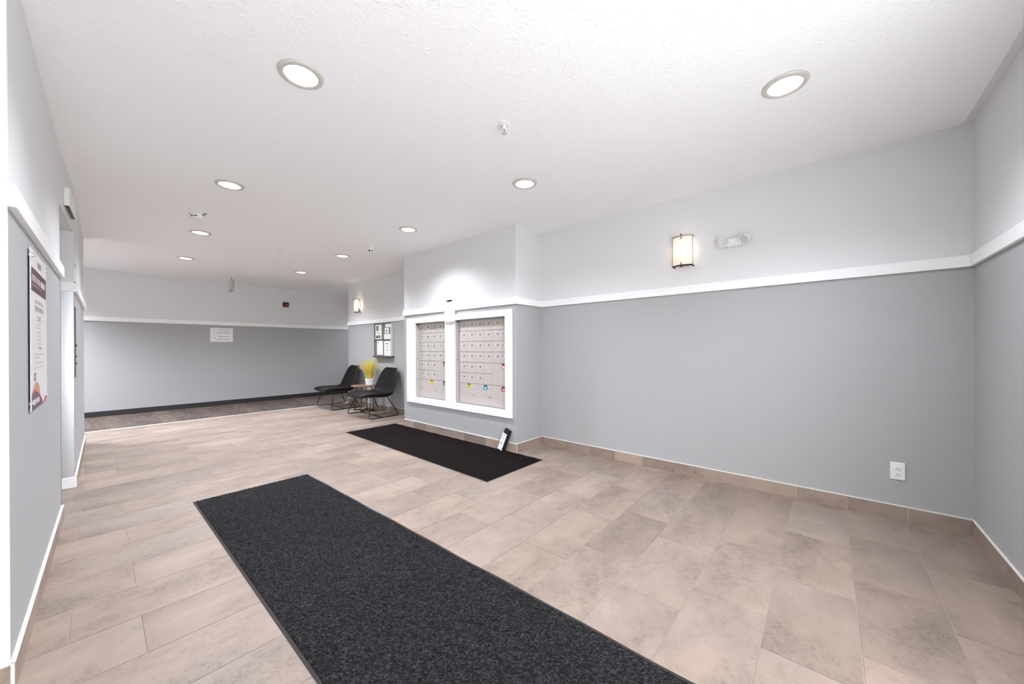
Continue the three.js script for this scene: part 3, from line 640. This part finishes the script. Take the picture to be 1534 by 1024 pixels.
// far wall: direction sign, red horn, small sensor
{
  const o = thing('direction_sign', 'white rectangular sign under the rail on the far wall', 'sign', P(uF, 1.78, 1.51));
  const tex = canvasTex(512, 390, (c, w, h) => {
    c.fillStyle = '#f2f2f1'; c.fillRect(0, 0, w, h); c.strokeStyle = '#e2e2e1'; c.lineWidth = 4; c.strokeRect(6, 6, w - 12, h - 12);
    c.fillStyle = '#4a4a4a'; c.beginPath(); c.arc(82, 82, 11, 0, 7); c.fill(); c.beginPath(); c.moveTo(94, 268); c.lineTo(122, 284); c.lineTo(94, 300); c.fill();
    const run = (x, y, w2, hh, col) => { c.fillStyle = col; let k = 0; for (let q = x; q < x + w2;) { const a = 10 + (k * 37 % 13); c.fillRect(q, y, a, hh); q += a + (k % 6 === 5 ? 18 : 5); k++; } };
    run(186, 42, 256, 18, '#b9b9b8'); run(136, 118, 300, 24, '#a8a8a7'); run(190, 232, 210, 24, '#b3b3b2'); run(160, 310, 270, 24, '#b3b3b2');
  });
  obj('panel', new RoundedBoxGeometry(0.39, 0.3, 0.012, 2, 0.003).translate(0, 0, 0.006), M.whitePlastic, o);
  obj('print', new THREE.BoxGeometry(0.38, 0.29, 0.002).translate(0, 0, 0.0125), std(0xffffff, 0.4, 0, { map: tex }), o);
  const r = thing('fire_alarm_horn', 'dark red fire alarm horn high on the far wall', 'fire alarm', P(uF, 3.0, 2.27));
  obj('housing', new RoundedBoxGeometry(0.125, 0.112, 0.05, 3, 0.012).translate(0, 0, 0.025), std(0x4c1216, 0.35), r);
  obj('strobe', new RoundedBoxGeometry(0.034, 0.014, 0.016, 2, 0.004).translate(0.012, -0.012, 0.056), std(0xd9c9c5, 0.15), r);
  const s = thing('wall_sensor', 'small white sensor near the ceiling above the red fire alarm', 'sensor', P(uF, 2.955, 2.5));
  obj('housing', new RoundedBoxGeometry(0.075, 0.022, 0.03, 2, 0.006).translate(0, 0, 0.015), M.whitePlastic, s);
  obj('nozzle', cyl(0.008, 0.008, 0.03, 12).rotateX(Math.PI / 2).translate(-0.015, -0.004, 0.04), M.whitePlastic, s);
}
// ---------------------------------------------------------------- left wall: poster on standoffs, lift lantern, call panel
{
  const slope = Math.atan(0.0198), uc = 2.9, hc = 1.3, W = 0.54, H = 0.72;
  const o = thing('acrylic_poster', 'clear acrylic poster with a plum banner on the near left wall', 'poster', P(uc, lw(uc), hc), -slope);
  const tex = canvasTex(768, 1024, (c, w, h) => {
    c.fillStyle = '#e6e3e0'; c.fillRect(0, 0, w, h);
    const run = (x, y, w2, hh, col, gap = 6) => { c.fillStyle = col; let k = 0; for (let q = x; q < x + w2;) { const a = hh * (0.4 + (k * 37 % 13) / 22); c.fillRect(q, y, Math.min(a, x + w2 - q), hh); q += a + (k % 6 === 5 ? hh * 0.6 : gap); k++; } };
    run(300, 46, 200, 40, '#6b6662');
    c.fillStyle = '#4c2c38'; c.fillRect(0, 116, w, 150);
    run(40, 158, 400, 42, '#c7aeb8', 8); run(470, 158, 240, 42, '#f0e6ea', 8); run(40, 214, 480, 14, '#a88794', 5);
    run(170, 310, 420, 24, '#a39d98'); run(170, 350, 440, 34, '#8d8781');
    for (let i = 0; i < 9; i++) run(240 + i * 6, 412 + i * 26, 220 - i * 4, 12, '#b5b0ab');
    for (let i = 0; i < 2; i++) run(330 + i * 40, 420 + 200 * i, 120, 22, '#8d8781');
    run(120, 668, 520, 10, '#b1aca7', 4); run(120, 690, 300, 10, '#b9b4af', 4); run(120, 724, 430, 10, '#b1aca7', 4); run(120, 756, 500, 10, '#b1aca7', 4);
    c.fillStyle = '#5a5654'; c.fillRect(110, 792, 90, 52); c.fillStyle = '#b9b4b0'; c.fillRect(132, 806, 42, 22);
    c.fillStyle = '#cf8a6e'; c.beginPath(); c.moveTo(0, 960); c.quadraticCurveTo(180, 780, 380, 900); c.lineTo(440, 1024); c.lineTo(0, 1024); c.fill();
    c.fillStyle = '#c05a4c'; c.beginPath(); c.moveTo(0, 930); c.quadraticCurveTo(120, 860, 260, 930); c.lineTo(400, 1024); c.lineTo(0, 1024); c.fill();
    c.fillStyle = '#6a4258'; c.beginPath(); c.moveTo(0, 930); c.quadraticCurveTo(260, 880, 520, 1000); c.lineTo(560, 1024); c.lineTo(0, 1024); c.fill();
    run(40, 962, 330, 34, '#f0e8ec', 8); c.fillStyle = '#c7636c'; c.beginPath(); c.moveTo(560, 1024); c.quadraticCurveTo(660, 960, 768, 985); c.lineTo(768, 1024); c.fill();
  });
  // the poster faces +v (three.js +x); its width runs along u
  const face = new THREE.PlaneGeometry(W, H).rotateY(Math.PI / 2);
  const sheet = obj('print_sheet', new THREE.BoxGeometry(0.0015, H, W).translate(0.008, 0, 0), std(0xe9e6e3, 0.5), o);
  const pr = obj('printed_face', face.translate(0.0092, 0, 0), std(0xffffff, 0.35, 0, { map: tex }), sheet);
  obj('acrylic_edge', [new THREE.BoxGeometry(0.004, H + 0.006, 0.004).translate(0.008, 0, W / 2 + 0.0025), new THREE.BoxGeometry(0.004, H + 0.006, 0.004).translate(0.008, 0, -W / 2 - 0.0025)], new THREE.MeshPhysicalMaterial({ color: 0xf4f6f6, roughness: 0.15, transmission: 0.5, thickness: 0 }), o);
  for (const y of [-1, 1]) for (const z of [-1, 1]) obj('standoff', cyl(0.009, 0.009, 0.016, 16).rotateZ(Math.PI / 2).translate(0.008, y * (H / 2 - 0.03), z * (W / 2 - 0.03)), M.steel, o);

  const l = thing('lift_lantern', 'white and black lift lantern above the left wall recess', 'lift indicator', P(4.56, lw(4.56), 2.37), -Math.atan(0.0457));
  obj('housing', new RoundedBoxGeometry(0.028, 0.135, 0.42, 2, 0.003).translate(0.014, 0, 0), M.whitePlastic, l);
  obj('lens', new THREE.BoxGeometry(0.02, 0.006, 0.4).translate(0.016, -0.0695, 0), M.black, l);
  const cp = thing('lift_call_panel', 'tall narrow dark edged lift call panel on the left wall', 'call panel', P(5.1, lw(5.1), 1.275), -Math.atan(0.0113));
  obj('faceplate', new RoundedBoxGeometry(0.006, 0.63, 0.07, 2, 0.002).translate(0.003, 0, 0), std(0x5f5954, 0.35, 0.6), cp);
  for (const [y, r] of [[-0.03, 0.012], [-0.13, 0.009], [-0.19, 0.009]]) obj('button', cyl(r, r, 0.007, 18).rotateZ(Math.PI / 2).translate(0.0085, y, 0.0), M.black, cp);
  const pl = thing('lift_number_plate', 'small white plate above the rail beside the lift recess', 'plate', P(5.08, lw(5.08), 1.88), -Math.atan(0.0113));
  obj('plate', new RoundedBoxGeometry(0.008, 0.14, 0.12, 2, 0.002).translate(0.004, 0, 0), M.whitePlastic, pl);
  obj('plate_frame', [new THREE.BoxGeometry(0.01, 0.008, 0.13).translate(0.004, 0.074, 0), new THREE.BoxGeometry(0.01, 0.008, 0.13).translate(0.004, -0.074, 0)], std(0x8a8a88, 0.4, 0.5), pl);
}

renderer.render(scene, camera);
